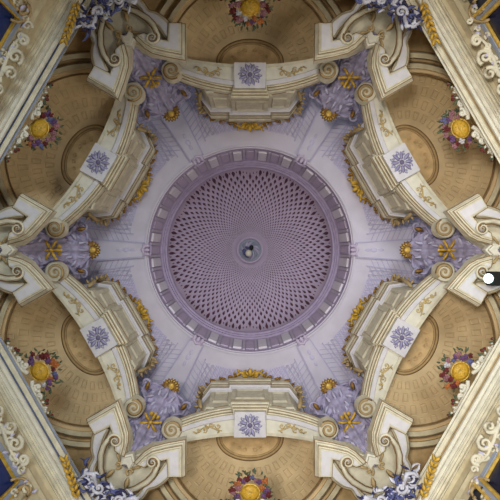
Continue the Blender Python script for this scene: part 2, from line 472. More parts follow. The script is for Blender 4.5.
mb.prism([(-15.5, 162), (15.5, 162), (16, 187.5), (-16, 187.5)], HB-0.09, HB+0.3); mb.build('keystone', 'white', arch, 'white square block behind the rosette')
mb = MB(); x0 = X_(162, HB-.09)-.01
pr = [(x0, HB-.09), (x0, HB+.02), (x0-.03, HB+.02), (x0-.03, HB+.12), (x0-.06, HB+.13), (x0-.06, HB+.22), (x0-.09, HB+.23), (x0-.09, HB+.36), (x0+.05, HB+.38)]
rows = [[Vector((-.37-(x0-X), X+.25, H+EYE)), Vector((-.37-(x0-X), X, H+EYE)), Vector((.37+(x0-X), X, H+EYE)), Vector((.37+(x0-X), X+.25, H+EYE))] for X, H in pr]
mb.grid(rows); mb.build('keystone_cornice', 'cream', arch)
mb = MB()
for X, H in ((x0-.032, HB+.025), (x0-.062, HB+.135), (x0-.092, HB+.37)):
    e = .37+(x0-X)
    mb.tube([(Vector((-e, X+.25, H+EYE)), .012), (Vector((-e, X, H+EYE)), .012), (Vector((e, X, H+EYE)), .012), (Vector((e, X+.25, H+EYE)), .012)], 4)
mb.build('keystone_fillet', 'crease_shade', arch, 'thin brown lines painted as crease shade')
# rosette
mb = MB(); h = HB-0.1
for i in range(8):
    a = 2*PI*i/8+PI/8
    mb.leaf(math.cos(a)*3, 175.5+math.sin(a)*3, h, a, 9.0 if i % 2 else 8.0, 3.6, 0.9)
    a2 = a+PI/8
    mb.spiral(math.cos(a2)*9.6, 175.2+math.sin(a2)*8.8, h, 2.3, 1.2, a2, 1 if i % 2 else -1, 0.6, n=10, sides=4)
ro = mb.build('rosette', 'rosette', arch, 'lilac openwork rosette', True)
mb = MB(); mb.pball(0, 175.5, h-.02, 2.6, 2.6, 1.6); 
for i in range(10):
    a = 2*PI*i/10; mb.pball(math.cos(a)*4.4, 175.5+math.sin(a)*4.4, h, .8)
mb.build('rosette_centre', 'purple_d', ro, 'darker purple beads', True)
for s_ in (-1, 1):
    mb = MB(); h = HB+.03
    for (du, dv, R, a0, d) in ((32, 176, 3.0, 0, 1), (38.5, 174.5, 2.6, PI, -1), (45, 180, 2.8, 1, 1), (51, 180, 2.0, PI, -1)):
        mb.spiral(s_*du, dv, h, R, 1.3, a0 if s_ > 0 else PI-a0, d*s_, 0.62, n=14, sides=4)
    mb.ptube([(s_*28, 181, h, .4), (s_*34, 179.5, h, .7), (s_*41, 176.5, h, .7), (s_*47, 178, h, .6), (s_*54, 184, h, .4)], sides=4)
    for du, dv, an in ((30, 180, .9), (36, 179, -.8), (41, 176, 1.1), (43, 177, -.9), (49, 180, .9), (53, 183, -.3)):
        mb.leaf(s_*du, dv, h, an if s_ > 0 else PI-an, 4.2, 1.7, .5)
    mb.build('floral_scroll', 'floral', arch, 'beige gilt floral scroll', True)
    # volute at the end of the band
    mb = MB(); cu, cv = s_*78.5, 180
    mb.grid([[W(cu+10.3*math.cos(q*PI/14), cv+10.3*math.sin(q*PI/14), HB-.02) for q in range(28)], [W(cu+9.3*math.cos(q*PI/14), cv+9.3*math.sin(q*PI/14), HB-.1) for q in range(28)], [W(cu+.1*math.cos(q*PI/14), cv+.1*math.sin(q*PI/14), HB-.1) for q in range(28)]], close=True)
    mb.grid([[W(cu+10.3*math.cos(q*PI/14), cv+10.3*math.sin(q*PI/14), HB-.02) for q in range(28)], [W((cu+10.3*math.cos(q*PI/14))*0.98, (cv+10.3*math.sin(q*PI/14))*.98, HB+.16) for q in range(28)]], close=True)
    vo = mb.build('volute', 'cream', arch, None)
    mb = MB(); mb.spiral(cu, cv, HB-.12, 8.2, 1.9, (-0.4 if s_ < 0 else PI+0.4), s_*1, 1.25, n=34); mb.build('volute_spiral', 'tan', vo, None, True)
    mb = MB(); mb.spiral(cu, cv, HB-.112, 9.4, 1.8, (-0.4 if s_ < 0 else PI+0.4)+0.5, s_*1, .9, n=34, sides=4); mb.build('volute_shade_line', 'crease_shade', vo, 'brown spiral line painted as crease shade', True)
around(arch, BAYT, ['curved pale arch band carrying a lilac rosette between two volutes, %s of the ceiling' % n for n in BN], 'arch', 'arch bands around the dome')

# ------------------------------------------------------------------ attic (stepped pediment above each arch)
attic = thing('attic', (0, 145, 10.5))
k = 11.06/F
path = [(-52, 166), (-46.5, 152), (-38, 141), (-17.5, 141), (-17.5, 138), (17.5, 138), (17.5, 141), (38, 141), (46.5, 152), (52, 166)]
path = [Vector((u*k, v*k)) for u, v in path]
def sweep(mb, path, prof):
    n = len(path); rows = []
    for off, H in prof:
        row = []
        for i in range(n):
            d1 = (path[i]-path[i-1]).normalized() if i else (path[1]-path[0]).normalized()
            d2 = (path[i+1]-path[i]).normalized() if i < n-1 else d1
            n1 = Vector((d1.y, -d1.x)); n2 = Vector((d2.y, -d2.x))
            m_ = (n1+n2)*(1/max(0.5, 1+n1.dot(n2)))
            q = path[i]+m_*off; row.append(Vector((q.x, q.y, H+EYE)))
        rows.append(row)
    mb.grid(rows)
mb = MB(); sweep(mb, path, [(0.0, 9.7), (0.0, 11.1)]); mb.build('frieze', 'cream', attic)
mb = MB(); sweep(mb, path, [(0.02, 9.75), (.05, 9.8), (.05, 10.02), (.02, 10.08), (0, 10.09)]); mb.build('plinth', 'cream', attic)
mb = MB(); sweep(mb, path, [(0, 11.0), (.03, 11.03), (.035, 11.06), (.085, 11.06), (.085, 11.10)]); mb.build('cornice_soffit', 'white', attic, 'pale edge line painted as caught light')  # white colour paints the light this soffit step catches
mb = MB(); sweep(mb, path, [(.085, 11.10), (.085, 11.22), (.10, 11.24), (.10, 11.36), (.12, 11.38), (.12, 11.52), (.08, 11.56), (.05, 11.6), (.05, 11.995)]); mb.build('cornice', 'cream', attic)
mb = MB(); 
for off, H in ((.087, 11.105), (.103, 11.24), (.122, 11.53), (0.003, 10.10)):
    sweep(mb, path, [(off, H-.012), (off+.012, H), (off, H+.012)])
mb.build('fillet', 'crease_shade', attic, 'thin brown lines painted as crease shade')
for (a, b) in ((0, 0),): pass
for (ua, ub, vv) in ((-14, 14, 138), (-35, -20.5, 141), (20.5, 35, 141)):
    mb = MB(); X = vv*k; ka = k
    pts = []
    for (x, h, dpt) in ((ua, 10.22, 0), (ub, 10.22, 0), (ub, 10.93, 0), (ua, 10.93, 0)): pts.append(Vector((x*ka, X, h+EYE)))
    for (x, h) in ((ua+1, 10.27), (ub-1, 10.27), (ub-1, 10.88), (ua+1, 10.88)): pts.append(Vector((x*ka, X-.035, h+EYE)))
    for (x, h) in ((ua+2, 10.33), (ub-2, 10.33), (ub-2, 10.82), (ua+2, 10.82)): pts.append(Vector((x*ka, X-.008, h+EYE)))
    mb.add(pts, [(0, 1, 5, 4), (1, 2, 6, 5), (2, 3, 7, 6), (3, 0, 4, 7), (4, 5, 9, 8), (5, 6, 10, 9), (6, 7, 11, 10), (7, 4, 8, 11), (8, 9, 10, 11)])
    mb.build('frieze_panel', 'cream', attic)
for s_ in (-1, 1):   # end scrolls
    mb = MB()
    mb.spiral(s_*48, 140, 11.5, 4.6, 1.4, PI/2, s_, 1.6, n=20)
    mb.ptube([(s_*49, 158, 10.4, 1.5), (s_*51, 151, 10.7, 2.4), (s_*50, 145, 11.1, 2.2), (s_*48, 144.6, 11.4, 1.6)])
    for q in range(5): mb.leaf(s_*(48+q*.6), 140+q*4, 11.3-q*.17, (0 if s_ > 0 else PI)-s_*0.9+s_*q*.25, 6, 3, 1.0)
    mb.build('end_scroll', 'tan', attic, 'brown leaf scroll at the end', True)
mb = MB(); mh = 11.7
for s_ in (-1, 1):
    mb.spiral(s_*5, 123.5, mh, 3.2, 1.3, PI/2, -s_, 1.2, n=16)
    mb.ptube([(s_*3, 127, mh, 1.4), (s_*9, 122, mh, 1.7), (s_*14, 126, mh, 1.1), (s_*19, 128.5, mh, .5)])
    for (uu, vv, an, L) in ((6, 128, -1.9, 5), (10, 127, -.9, 5), (14, 130, -1.0, 5.0)):
        mb.leaf(s_*uu, vv-4, mh, an if s_ > 0 else PI-an, L, 2.6, 1.0)
mb.leaf(0, 127, mh-.05, -PI/2, 9, 6, 1.6); mb.leaf(-1, 126, mh-.05, -PI/2-.6, 7, 3, 1.2); mb.leaf(1, 126, mh-.05, -PI/2+.6, 7, 3, 1.2)
cr = mb.build('crest', 'gold', attic, 'gilt leaf crest', True)
mb = MB()
for s_ in (-1, 1):
    for (uu, vv, an, L) in ((13, 131, -.8, 5), (17, 132, -.6, 5), (20, 133, -1.2, 4), (24, 133, -.2, 6), (29, 134, -1.2, 4), (34, 135, -.3, 6), (38, 137, -1.2, 5), (41, 140, -.8, 5), (44, 146, -.3, 5)):
        mb.leaf(s_*uu, vv-4, mh-.1, an if s_ > 0 else PI-an, L, 2.6, 1.0)
mb.build('crest_foliage', 'bronze', cr, 'brown gilt foliage', True)
ATT = ['in brown shade' if k in (3,) else '' for k in range(6)]
around(attic, BAYT, ['stepped cream attic block with gilt leaf crest above the %s arch band' % n for n in BN], 'attic', 'attic blocks facing the dome')

# ------------------------------------------------------------------ niche vault
vault = thing('niche_vault', (0, 225, 9.5))
CV, RV = 187, 86
def vp(s, phi):
    u = RV*s*math.cos(phi); v = CV + RV*s*math.sin(phi)*1.0
    H = 10.5 - 1.5*min(s, 1.05)**1.8
    v = min(v, 268)
    return u, v, H
mb = MB(); rows = []
for j in range(25):
    s = j/24
    p0 = -0.2+0.34*s; rows.append([W(*vp(max(s, .001), p0+(PI-2*p0)*i/48)) for i in range(49)])
mb.grid(rows); mb.build('shell', 'ochre', vault, 'warm ochre half dome', True)
# back wall below the shell
mb = MB(); mb.grid([[W(*vp(1, 1.2+(PI-2.4)*i/30)) for i in range(31)], [Vector((p.x, p.y, 7.6+EYE)) for p in [W(*vp(1, 1.2+(PI-2.4)*i/30)) for i in range(31)]]])
mb.build('back_wall', 'ochre', vault)
# coffers : rows of sunk frames running round the oval
cf = MB()
def oval(t, phi):   # t 0 = oval edge , 1 = outer
    a_, b_ = 36, 26
    A_, B_ = 84, 84
    return ((a_+(A_-a_)*t)*math.cos(phi), CV-1 + (b_+(B_-b_)*t)*math.sin(phi))
def hv(u, v):
    s = math.hypot(u, v-CV)/RV; return 10.5-1.5*min(s, 1.05)**1.8
for j, (t0, t1, n_) in enumerate(((.10, .27, 15), (.33, .52, 17), (.58, .78, 19), (.83, .97, 21))):
    for i in range(n_):
        p0 = PI*(i+.22)/n_; p1 = PI*(i+.78)/n_
        cs = [oval(t0, p0), oval(t0, p1), oval(t1, p1), oval(t1, p0)]
        if max(c[1] for c in cs) > 262: continue
        m0 = [(sum(c[0] for c in cs)/4), (sum(c[1] for c in cs)/4)]
        out = [W(u, v, hv(u, v)-.005) for u, v in cs]
        mid = [(u+(m0[0]-u)*.16, v+(m0[1]-v)*.16) for u, v in cs]; inn = [(u+(m0[0]-u)*.36, v+(m0[1]-v)*.36) for u, v in cs]
        mid = [W(u, v, hv(u, v)-.022) for u, v in mid]; inn = [W(u, v, hv(u, v)-.008) for u, v in inn]
        o_ = len(cf.v); cf.v += out+mid+inn
        for a in range(4):
            b = (a+1) % 4; cf.f += [(o_+a, o_+b, o_+4+b, o_+4+a), (o_+4+a, o_+4+b, o_+8+b, o_+8+a)]
cf.build('coffering', 'ochre', vault, 'rows of small square frames')
# oval medallion sunk in the half dome
def ov(a_, b_, d, n=48): return [W(a_*math.cos(2*PI*q/n), CV+1+b_*math.sin(2*PI*q/n), hv(a_*math.cos(2*PI*q/n), CV+1+b_*math.sin(2*PI*q/n))-d) for q in range(n)]
mb = MB(); mb.grid([ov(33.5, 23, 0), ov(32.5, 22, .05), ov(31, 20.5, .06), ov(30.3, 19.8, .03), ov(28.5, 18, .035), ov(27.7, 17.2, .0)], close=True)
fr_ = mb.build('oval_frame', 'ochre_d', vault, 'darker moulded oval frame')
mb = MB(); mb.grid([ov(33.1, 22.6, .025), ov(33.3, 22.8, .04), ov(33.8, 23.3, .01)], close=True); mb.grid([ov(30.5, 20, .03), ov(30.2, 19.7, .042), ov(29.8, 19.3, .02)], close=True); mb.build('oval_line', 'crease_shade', fr_, 'thin brown lines painted as crease shade')
mb = MB(); mb.grid([ov(28, 17.5, .012), ov(15, 9, .012), ov(.1, .1, .012)], close=True)
for s_ in (-1, 1):
    for du, dv in ((5, 11), (11, 9), (17, 5)): mb.spiral(s_*du, CV+1+dv, hv(du, CV+1+dv)-.04, 2.6, 1.2, 0 if s_ > 0 else PI, s_, .7, n=12, sides=4)
mb.build('oval_panel', 'ochre_p', vault, 'sunk oval panel')
PHI0 = 0.27
def clampu(u, v): return max(-.5774*v, min(.5774*v, u))
def rimring(name, prof, mat, label=None):
    mb = MB(); rows = []
    for R_, H in prof:
        row = []
        for p in [PHI0+(PI-2*PHI0)*i/80 for i in range(81)]:
            v = min(CV+R_*math.sin(p), 267); row.append(W(clampu(R_*math.cos(p), v), v, H))
        rows.append(row)
    mb.grid(rows); return mb.build(name, mat, vault, label)
rimring('rim_fillet', [(81.5, 9.04), (82, 8.98), (83.2, 8.98), (83.6, 9.04)], 'crease_shade', 'thin brown line painted as crease shade')
rimring('inner_ring', [(83.5, 9.0), (84.5, 8.95), (87.5, 8.95), (88, 8.92)], 'ochre')
rimring('arch_ring', [(88, 8.92), (88.3, 8.84), (93.0, 8.82), (94, 8.86), (94.2, 8.9)], 'cream2', 'pale arch moulding')
rimring('ring_fillet', [(94.2, 8.9), (94.4, 8.80), (95.2, 8.80), (95.4, 8.86)], 'crease_shade', 'thin brown line painted as crease shade')
rimring('middle_ring', [(95.3, 8.9), (98, 8.88), (98.5, 8.8)], 'ochre_d')
rimring('outer_ring', [(98.5, 8.8), (98.8, 8.74), (103.5, 8.72), (104.5, 8.76), (104.8, 8.84)], 'cream2', 'pale arch moulding')
rimring('outer_fillet', [(104.8, 8.84), (105, 8.74), (105.9, 8.74), (106, 8.84)], 'crease_shade', 'thin brown line painted as crease shade')
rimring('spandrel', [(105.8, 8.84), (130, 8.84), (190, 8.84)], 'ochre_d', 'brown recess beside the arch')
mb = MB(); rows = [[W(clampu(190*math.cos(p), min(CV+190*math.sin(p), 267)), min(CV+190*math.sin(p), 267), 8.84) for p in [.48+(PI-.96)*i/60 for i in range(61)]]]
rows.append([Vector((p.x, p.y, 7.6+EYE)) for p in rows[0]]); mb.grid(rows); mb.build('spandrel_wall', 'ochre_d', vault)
around(vault, BAYT, ['ochre coffered half dome with a brown oval behind the %s arch band' % n for n in BN], 'vault', 'half domes of the niches')

# ------------------------------------------------------------------ pier capitals
pier = thing('pier_capital', (0, 240, 8.5))
half = [(0, 246), (7, 238), (14, 228), (33, 214), (36, 226), (32, 244), (28, 258), (26, 270), (18, 286), (0, 300)]
poly = half + [(-p, r) for p, r in half[-2:0:-1]]
mb = MB(); mb.mould(poly, 8.45, [(-.03, 8.40), (0, 8.41), (0, 8.48), (.03, 8.49), (.03, 8.56), (.05, 8.57), (.05, 8.9)]); mb.build('body', 'cream', pier)
for s_ in (-1, 1):
    L = [(70.5, 195), (84, 197.5), (98, 201), (106, 205), (112, 211), (107, 213), (97, 208), (82, 205), (81, 223), (70.5, 223)]
    L = [b2p(u, v) for u, v in L]; L = [(s_*(abs(p)+2 if abs(p) > 12 else abs(p)+3), r+3) for p, r in L]
    mb = MB(); mb.mould(L, 8.15, [(0, 8.15), (0, 8.19), (.035, 8.195), (.035, 8.25), (.06, 8.26), (.06, 8.31), (.085, 8.32), (.085, 8.5)]); 
    cb = mb.build('cornice_block', 'cream', pier, 'angular moulded corner slab')
    mb = MB(); mb.mould(L, 8.15, [(-.025, 8.138), (-.025, 8.15)]); mb.build('slab_face', 'white', cb, 'white underside')
    mb = MB(); mb.mould(L, 8.15, [(.03, 8.186), (.042, 8.19), (.03, 8.20)]); mb.mould(L, 8.15, [(.08, 8.31), (.096, 8.318), (.09, 8.33)]);
    mb.mould([(p, r) for p, r in L], 8.15, [(-.055, 8.147), (-.05, 8.14), (-.04, 8.14), (-.035, 8.147)]) if False else None
    # only the ring faces are wanted, drop the end caps
    mb.f = [f for f in mb.f if len(f) == 4]
    mb.build('fillet', 'crease_shade', cb, 'thin brown lines painted as crease shade')
    # curved bracket arm
    pth = [(38, 226), (38, 236), (34, 249), (29, 257), (28, 268), (21, 283)]
    mb = MB(); rows = []
    def cat(P_, t):
        n = len(P_)-1; x = t*n; i = min(int(x), n-1); f = x-i
        g = lambda j: Vector(P_[max(0, min(n, j))])
        a, b, c, d = g(i-1), g(i), g(i+1), g(i+2)
        return .5*((2*b)+(c-a)*f+(2*a-5*b+4*c-d)*f*f+(3*b-a-3*c+d)*f**3)
    for i in range(21):
        t = i/20; c = cat(pth, t); d_ = (cat(pth, min(1, t+.02))-cat(pth, max(0, t-.02))).normalized(); nn = Vector((d_.y, -d_.x))
        w_ = 4.2-1.2*t+1.0*math.sin(t*PI*2.2)
        hh = 8.22
        rows.append([W(s_*(c.x+nn.x*x), c.y+nn.y*x, hh+z) for x, z in ((w_+1.5, .5), (w_+1.5, .08), (w_, .04), (w_-.8, 0), (-w_+.8, 0), (-w_, .04), (-w_-1.5, .08), (-w_-1.5, .5))])
    mb.grid(rows); ba = mb.build('bracket_arm', 'cream', pier, 'pale curved bracket')
    mb = MB(); mb.grid([[q[3] + Vector((0, 0, -.006)) - (q[3]-q[4])*.12, q[4] + Vector((0, 0, -.006)) + (q[3]-q[4])*.12] for q in rows]); mb.build('arm_face', 'white', ba, 'white face')
    for e in (1, 6):
        mb = MB(); mb.tube([(q[e], .014) for q in rows], 5); mb.build('arm_line', 'crease_shade', ba, 'thin brown line painted as crease shade')
    # S-scroll console
    mb = MB(); vp_, vr_ = s_*21.5, 233
    tl = [(s_*6, 283, 8.3, 1.2), (s_*12, 273, 8.24, 2.0), (s_*21, 263, 8.2, 2.5), (s_*27, 252, 8.16, 2.7), (s_*29, 243, 8.12, 2.4), (s_*28.5, 236, 8.1, 2.0)]
    mb.spiral(vp_, vr_, 8.1, 7.0, 1.6, (.25 if s_ > 0 else PI-.25), -s_, 1.7, n=28, tail=tl)
    cn = mb.build('scroll_console', 'cream', pier, None, True)
    mb = MB(); mb.spiral(vp_, vr_, 8.07, 5.4, 1.5, (.25 if s_ > 0 else PI-.25), -s_, .8, n=24, sides=4)
    mb.ptube([(p-s_*3.0, r_-1.0, h_, .6) for p, r_, h_, q in tl[1:]], sides=4); mb.ptube([(p+s_*2.4, r_+1.5, h_, .6) for p, r_, h_, q in tl[1:]], sides=4)
    mb.build('scroll_line', 'crease_shade', cn, 'brown outline painted as crease shade', True)
    mb = MB(); mb.spiral(s_*7, 252, 8.3, 4.0, 1.3, PI/2, s_, 1.3, n=18); mb.ptube([(s_*7, 248, 8.3, 1.3), (s_*12, 244, 8.3, 1.5), (s_*14, 238, 8.32, 1.0)])
    mb.leaf(s_*8, 258, 8.3, PI/2-s_*.3, 12, 5, 1.4); mb.build('acanthus', 'tan', pier, None, True)
mb = MB(); mb.mould([(-5, 243), (0, 238), (5, 243), (5, 250), (0, 247), (-5, 250)], 8.3, [(-.02, 8.26), (0, 8.27), (0, 8.32), (.03, 8.33), (.03, 8.45)]); mb.build('notch_block', 'pale', pier, 'small pale stepped notch')
around(pier, PIERT, ['cream pier capital with two white corner slabs beyond the %s purple shell' % n for n in PN], 'capital', 'pier capitals between the niches')

# ------------------------------------------------------------------ purple shell ornaments
sh = thing('shell_ornament', (0, 200, 9.4))
def shH(r): return 8.75 + (238-r)/(238-155)*2.2
prof = [(160, 9), (165, 17), (169, 25), (174, 26), (179, 20), (185, 17), (192, 15), (200, 17), (207, 22), (214, 21), (222, 15), (232, 10), (242, 6), (250, 2)]
def halfw(r):
    for (a, wa), (b, wb) in zip(prof, prof[1:]):
        if a <= r <= b: return wa+(wb-wa)*(r-a)/(b-a)
    return 1
mb = MB(); rows = []; nr = 70
for j in range(nr+1):
    r = 160+90*j/nr; w_ = 1.12*halfw(r)*(1+.05*math.sin(r*1.3)); row = []
    for i in range(33):
        t = -1+2*i/32
        bulge = (1-t*t)*.20 + .035*math.cos(t*PI*7) + .02*math.sin(r*.7+t*4)
        row.append(W(t*w_, r+1.5*math.sin(t*9), shH(r)-bulge))
    rows.append(row)
mb.grid(rows); mb.build('body', 'purple', sh, 'fluted purple body', True)
mb = MB()
for s_ in (-1, 1):
    for (p, r, R, d, a0, rad) in ((24, 167, 6.0, 1, PI/2, 1.9), (17, 185, 3.2, -1, 0, 1.2), (19, 213, 3.6, 1, -PI/2, 1.3), (15, 226, 3.0, -1, 0, 1.2), (8, 235, 2.8, 1, 0, 1.0)):
        mb.spiral(s_*p, r, shH(r)-.1, R, 1.2, a0 if s_ > 0 else PI-a0, d*s_, rad, n=16)
    mb.ptube([(s_*7, 162, shH(162)-.08, 1.0), (s_*16, 163, shH(163)-.12, 1.7), (s_*24, 168, shH(168)-.1, 1.8), (s_*23, 176, shH(176)-.1, 1.5), (s_*16, 181, shH(181)-.1, 1.3), (s_*13, 190, shH(190)-.08, 1.2), (s_*13, 199, shH(199)-.08, 1.2), (s_*17, 207, shH(207)-.08, 1.4), (s_*19.5, 215, shH(215)-.08, 1.4), (s_*15, 223, shH(223)-.08, 1.3), (s_*9, 231, shH(231)-.08, 1.2), (s_*3, 240, shH(240)-.08, 1.0)])
mb.build('rim_scroll', 'purple', sh, 'curling purple rim', True)
mb = MB()
for s_ in (-1, 0, 1):
    for q in range(3):
        mb.leaf(s_*5.5, 172+q*1.0, shH(172)-.16, -PI/2+s_*.35, 9-abs(s_), 3.2, 1.4)
for s_ in (-1, 1):
    for (p, r, an, L) in ((6, 178, 1.0, 9), (10, 174, .3, 9), (4, 182, 1.3, 9), (9, 216, 1.9, 10), (5, 222, 1.7, 10), (12, 208, 2.3, 8)):
        mb.leaf(s_*p, r, shH(r)-.25, an if s_ > 0 else PI-an, L, 3.8, 1.4, .4*s_)
mb.build('highlight_leaf', 'purple_l', sh, 'pale lilac leaves painted as highlights', True)  # lighter leaves put highlights into the shell's colour
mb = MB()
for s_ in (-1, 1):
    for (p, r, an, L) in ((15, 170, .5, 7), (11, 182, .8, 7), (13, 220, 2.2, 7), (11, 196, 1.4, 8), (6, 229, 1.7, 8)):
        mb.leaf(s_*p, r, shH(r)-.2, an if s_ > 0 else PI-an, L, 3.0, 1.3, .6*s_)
mb.build('shadow_leaf', 'purple_d', sh, 'deep purple leaves painted as shade', True)  # darker leaves put the shade of the flutes into the colour
# gilt flower
mb = MB()
for i in range(6):
    a = PI/6+PI*i/3
    mb.leaf(math.cos(a)*1.5, 199+math.sin(a)*1.5, shH(198)-.36, a, 10, 3.4, 1.3)
    mb.pball(math.cos(a)*10, 199+math.sin(a)*10, shH(198)-.36, 1.5, 1.5, .9)
for s_ in (-1, 1): mb.pball(s_*3.6, 191, shH(191)-.36, 2.3, 2.5, 1.2)
mb.pball(0, 199, shH(198)-.4, 2.0)
mb.build('gilt_flower', 'gold', sh, 'six-petalled gilt flower', True)
# gilt shell head
mb = MB()
for i in range(11):
    a = -PI/2+(i-5)*.36
    mb.leaf(0, 158.5, shH(158)-.2, a, 9.5, 4.2, 1.6)
hd = mb.build('shell_head', 'bronze', sh, 'brown gilt scallop head', True)
mb = MB(); mb.pball(0, 157.5, shH(158)-.3, 3.2, 3.4, 1.4)
for i in range(7):
    a = -PI/2+(i-3)*.42; mb.pball(math.cos(a)*6.2, 158+math.sin(a)*6.2, shH(158)-.28, 1.0)
mb.build('shell_boss', 'gold_l', hd, 'pale gilt boss', True)
for s_ in (-1, 1):
    mb = MB(); mb.leaf(s_*20, 173, shH(173)-.2, -PI/2+s_*.2, 9, 4.5, 1.2); mb.build('gilt_patch', 'bronze', sh, 'brown gilt leaf', True)
around(sh, PIERT, ['purple shell cartouche with gilt six-petalled flower and scallop head, %s of the ceiling' % n for n in PN], 'cartouche', 'purple shell cartouches between the arches')

# ------------------------------------------------------------------ flower baskets
FC = ['red', 'wht', 'blu', 'pink', 'org', 'pur', 'red', 'pur', 'pink', 'red']
def flower(u, v, H, r, mat, parent, rnd):
    mb = MB()
    for i in range(6):
        a = 2*PI*i/6+rnd.random()
        mb.pball(u+math.cos(a)*r*.55, v+math.sin(a)*r*.55, H, r*.55, r*.42, r*.3, a, 6, 4)
    mb.pball(u, v, H-.02, r*.5, r*.5, r*.5, 0, 6, 4)
    return mb.build('blossom', mat, parent, None, True)
for k in range(6):
    rnd = random.Random(100+k)
    bk = thing('flower_basket', (0, 243, 7.95))
    mb = MB(); rows = []; Hb = 7.9
    for j in range(9):
        t = j/8*PI/2; row = []
        for i in range(32):
            a = 2*PI*i/32; rr = 9.0*math.sin(t+.02)*(1+.03*math.cos(i*PI)) ; row.append(W(rr*math.cos(a)*1.05, 243+rr*math.sin(a)*.92, Hb-.16*math.cos(t)*(1+.12*math.cos(j*PI))))
        rows.append(row)
    mb.grid(rows, close=True)
    b = mb.build('basket', 'basket', bk, 'golden woven basket', True)
    mb = MB()
    for q in range(8):
        a = 2*PI*q/8
        mb.ptube([(0, 243, Hb-.17, .5), (5*math.cos(a), 243+4.6*math.sin(a), Hb-.14, .6), (9.3*math.cos(a), 243+8.6*math.sin(a), Hb, .6)], sides=4)
    mb.ptube([(9.6*math.cos(q*PI/12), 243+8.9*math.sin(q*PI/12), Hb, .9) for q in range(25)], sides=5)
    mb.build('weave', 'gold_l', b, 'paler basket ribs', True)
    n_ = 16
    for i in range(n_):
        a = -PI*1.12+PI*1.24*(i/(n_-1)) + rnd.uniform(-.06, .06); rr = 12.0+4.5*(i % 3)/2+rnd.uniform(-1, 1.5)
        flower(rr*math.cos(a)*1.1, 242+rr*math.sin(a)*.95, 7.95-.1*rnd.random(), rnd.uniform(2.4, 4.0), FC[rnd.randrange(len(FC))], bk, rnd)
    mb = MB()
    for i in range(60):
        a = -PI*1.2+PI*1.4*rnd.random(); rr = rnd.uniform(11, 21)
        mb.leaf(rr*math.cos(a), 242+rr*math.sin(a), 8.0, a+rnd.uniform(-1, 1), rnd.uniform(3, 5.5), 2.0, .8)
    mb.build('foliage', 'green', bk, 'dark green leaves', True)
    place(bk, BAYT[k])
    tag(bk, 'golden basket of mixed flowers on the cornice edge below the %s half dome' % BN[k], 'flower basket', 'flower baskets along the cornices')
scr = thing('shell_scrollwork', (0, 256, 7.75))
for s_ in (-1, 1):
    mb = MB()
    for (u, v, R, d, rad) in ((13, 252, 4.2, 1, 1.9), (21, 256, 3.2, -1, 1.5), (35, 257, 3.0, 1, 1.4)):
        mb.spiral(s_*u, v, 7.75, R, 1.2, 0 if s_ > 0 else PI, d*s_, rad, n=16)
    mb.ptube([(s_*4, 254, 7.75, 2.0), (s_*10, 257, 7.75, 2.2), (s_*20, 259, 7.75, 1.8), (s_*32, 259, 7.75, 1.6), (s_*46, 260.5, 7.75, .8)])
    for q in range(6): mb.leaf(s_*(9+q*6), 257, 7.74, -PI/2+s_*(.3+.1*q), 6-q*.5, 3, 1.0)
    mb.build('c_scroll', 'pale', scr, 'cream shell scroll', True)
    mb = MB()
    for (u, v, an) in ((27, 254, -2.2), (28, 254, -.9), (30, 255, -1.6), (42, 257, -2.1), (43, 257, -1.0), (24, 253, -1.5)): mb.leaf(s_*u, v, 7.74, an, 5, 2.4, .9)
    mb.build('sprig', 'green', scr, 'small green leaves', True)
    mb = MB(); mb.pball(s_*29, 251, 7.74, 1.9); mb.pball(s_*32, 252.5, 7.74, 1.5); mb.pball(s_*44, 254, 7.74, 1.3); mb.build('berry', 'red', scr, 'dark red berries', True)
around(scr, BAYT, ['cream scrollwork with red berries under the %s flower basket' % n for n in BN], 'scrollwork', 'scrollwork under the flower baskets')

# ------------------------------------------------------------------ corner foliage with gilt laurel
for j in (0, 2, 3, 5):
    rnd = random.Random(50+j)
    cf_ = thing('corner_foliage', (0, 285, 7.4))
    for nm, mat, cnt in (('blue_leaf', 'leafblue', 40), ('white_leaf', 'leafwhite', 36), ('dark_leaf', 'leafdark', 40)):
        mb = MB()
        for i in range(cnt):
            p = rnd.uniform(-34, 34); r = 279+abs(p)*-.12+rnd.uniform(-6, 14); an = rnd.uniform(0, 2*PI)
            mb.leaf(p, r, 7.36-.05*rnd.random(), an, rnd.uniform(5, 11), rnd.uniform(2.5, 4.5), 1.4, rnd.uniform(-1.4, 1.4))
        mb.build(nm, mat, cf_, {'leafblue': 'blue acanthus leaves', 'leafwhite': 'white acanthus leaves', 'leafdark': 'near-black blue leaves'}[mat], True)
    mb = MB()
    for s_ in (-1, 1):
        mb.spiral(s_*12, 282, 7.3, 6, 1.5, 0 if s_ > 0 else PI, s_, 1.8, n=20)
        mb.ptube([(s_*16, 280, 7.32, 2), (s_*24, 272, 7.3, 2.4), (s_*30, 275, 7.3, 1.8), (s_*33, 283, 7.3, 1.0)])
    mb.build('curl', 'leafwhite', cf_, 'pale lilac curls', True)
    for s_ in (-1, 1):
        mb = MB(); st = [(54, 275), (46, 281), (38, 288), (30, 295), (24, 302)]
        mb.ptube([(s_*p, r, 7.28, .6) for p, r in st], sides=5)
        d0 = math.atan2(27, -30)
        for q in range(7):
            t = q/6; p = 54-28*t; r = 275+25*t
            for sg in (-1, 1):
                an = math.atan2(-25, 28)+sg*.55 + (PI if False else 0)
                a_ = an if s_ > 0 else PI-an
                mb.leaf(s_*p, r, 7.27, a_, 8.0, 4.2, 1.6)
        mb.build('laurel_sprig', 'gold', cf_, 'gilt laurel sprig', True)
    place(cf_, PIERT[j])
    tag(cf_, 'blue and white acanthus bunch with gilt laurel at the %s cornice corner' % PN[j], 'foliage ornament', 'foliage bunches at the cornice corners'); cf_['kind'] = 'thing'

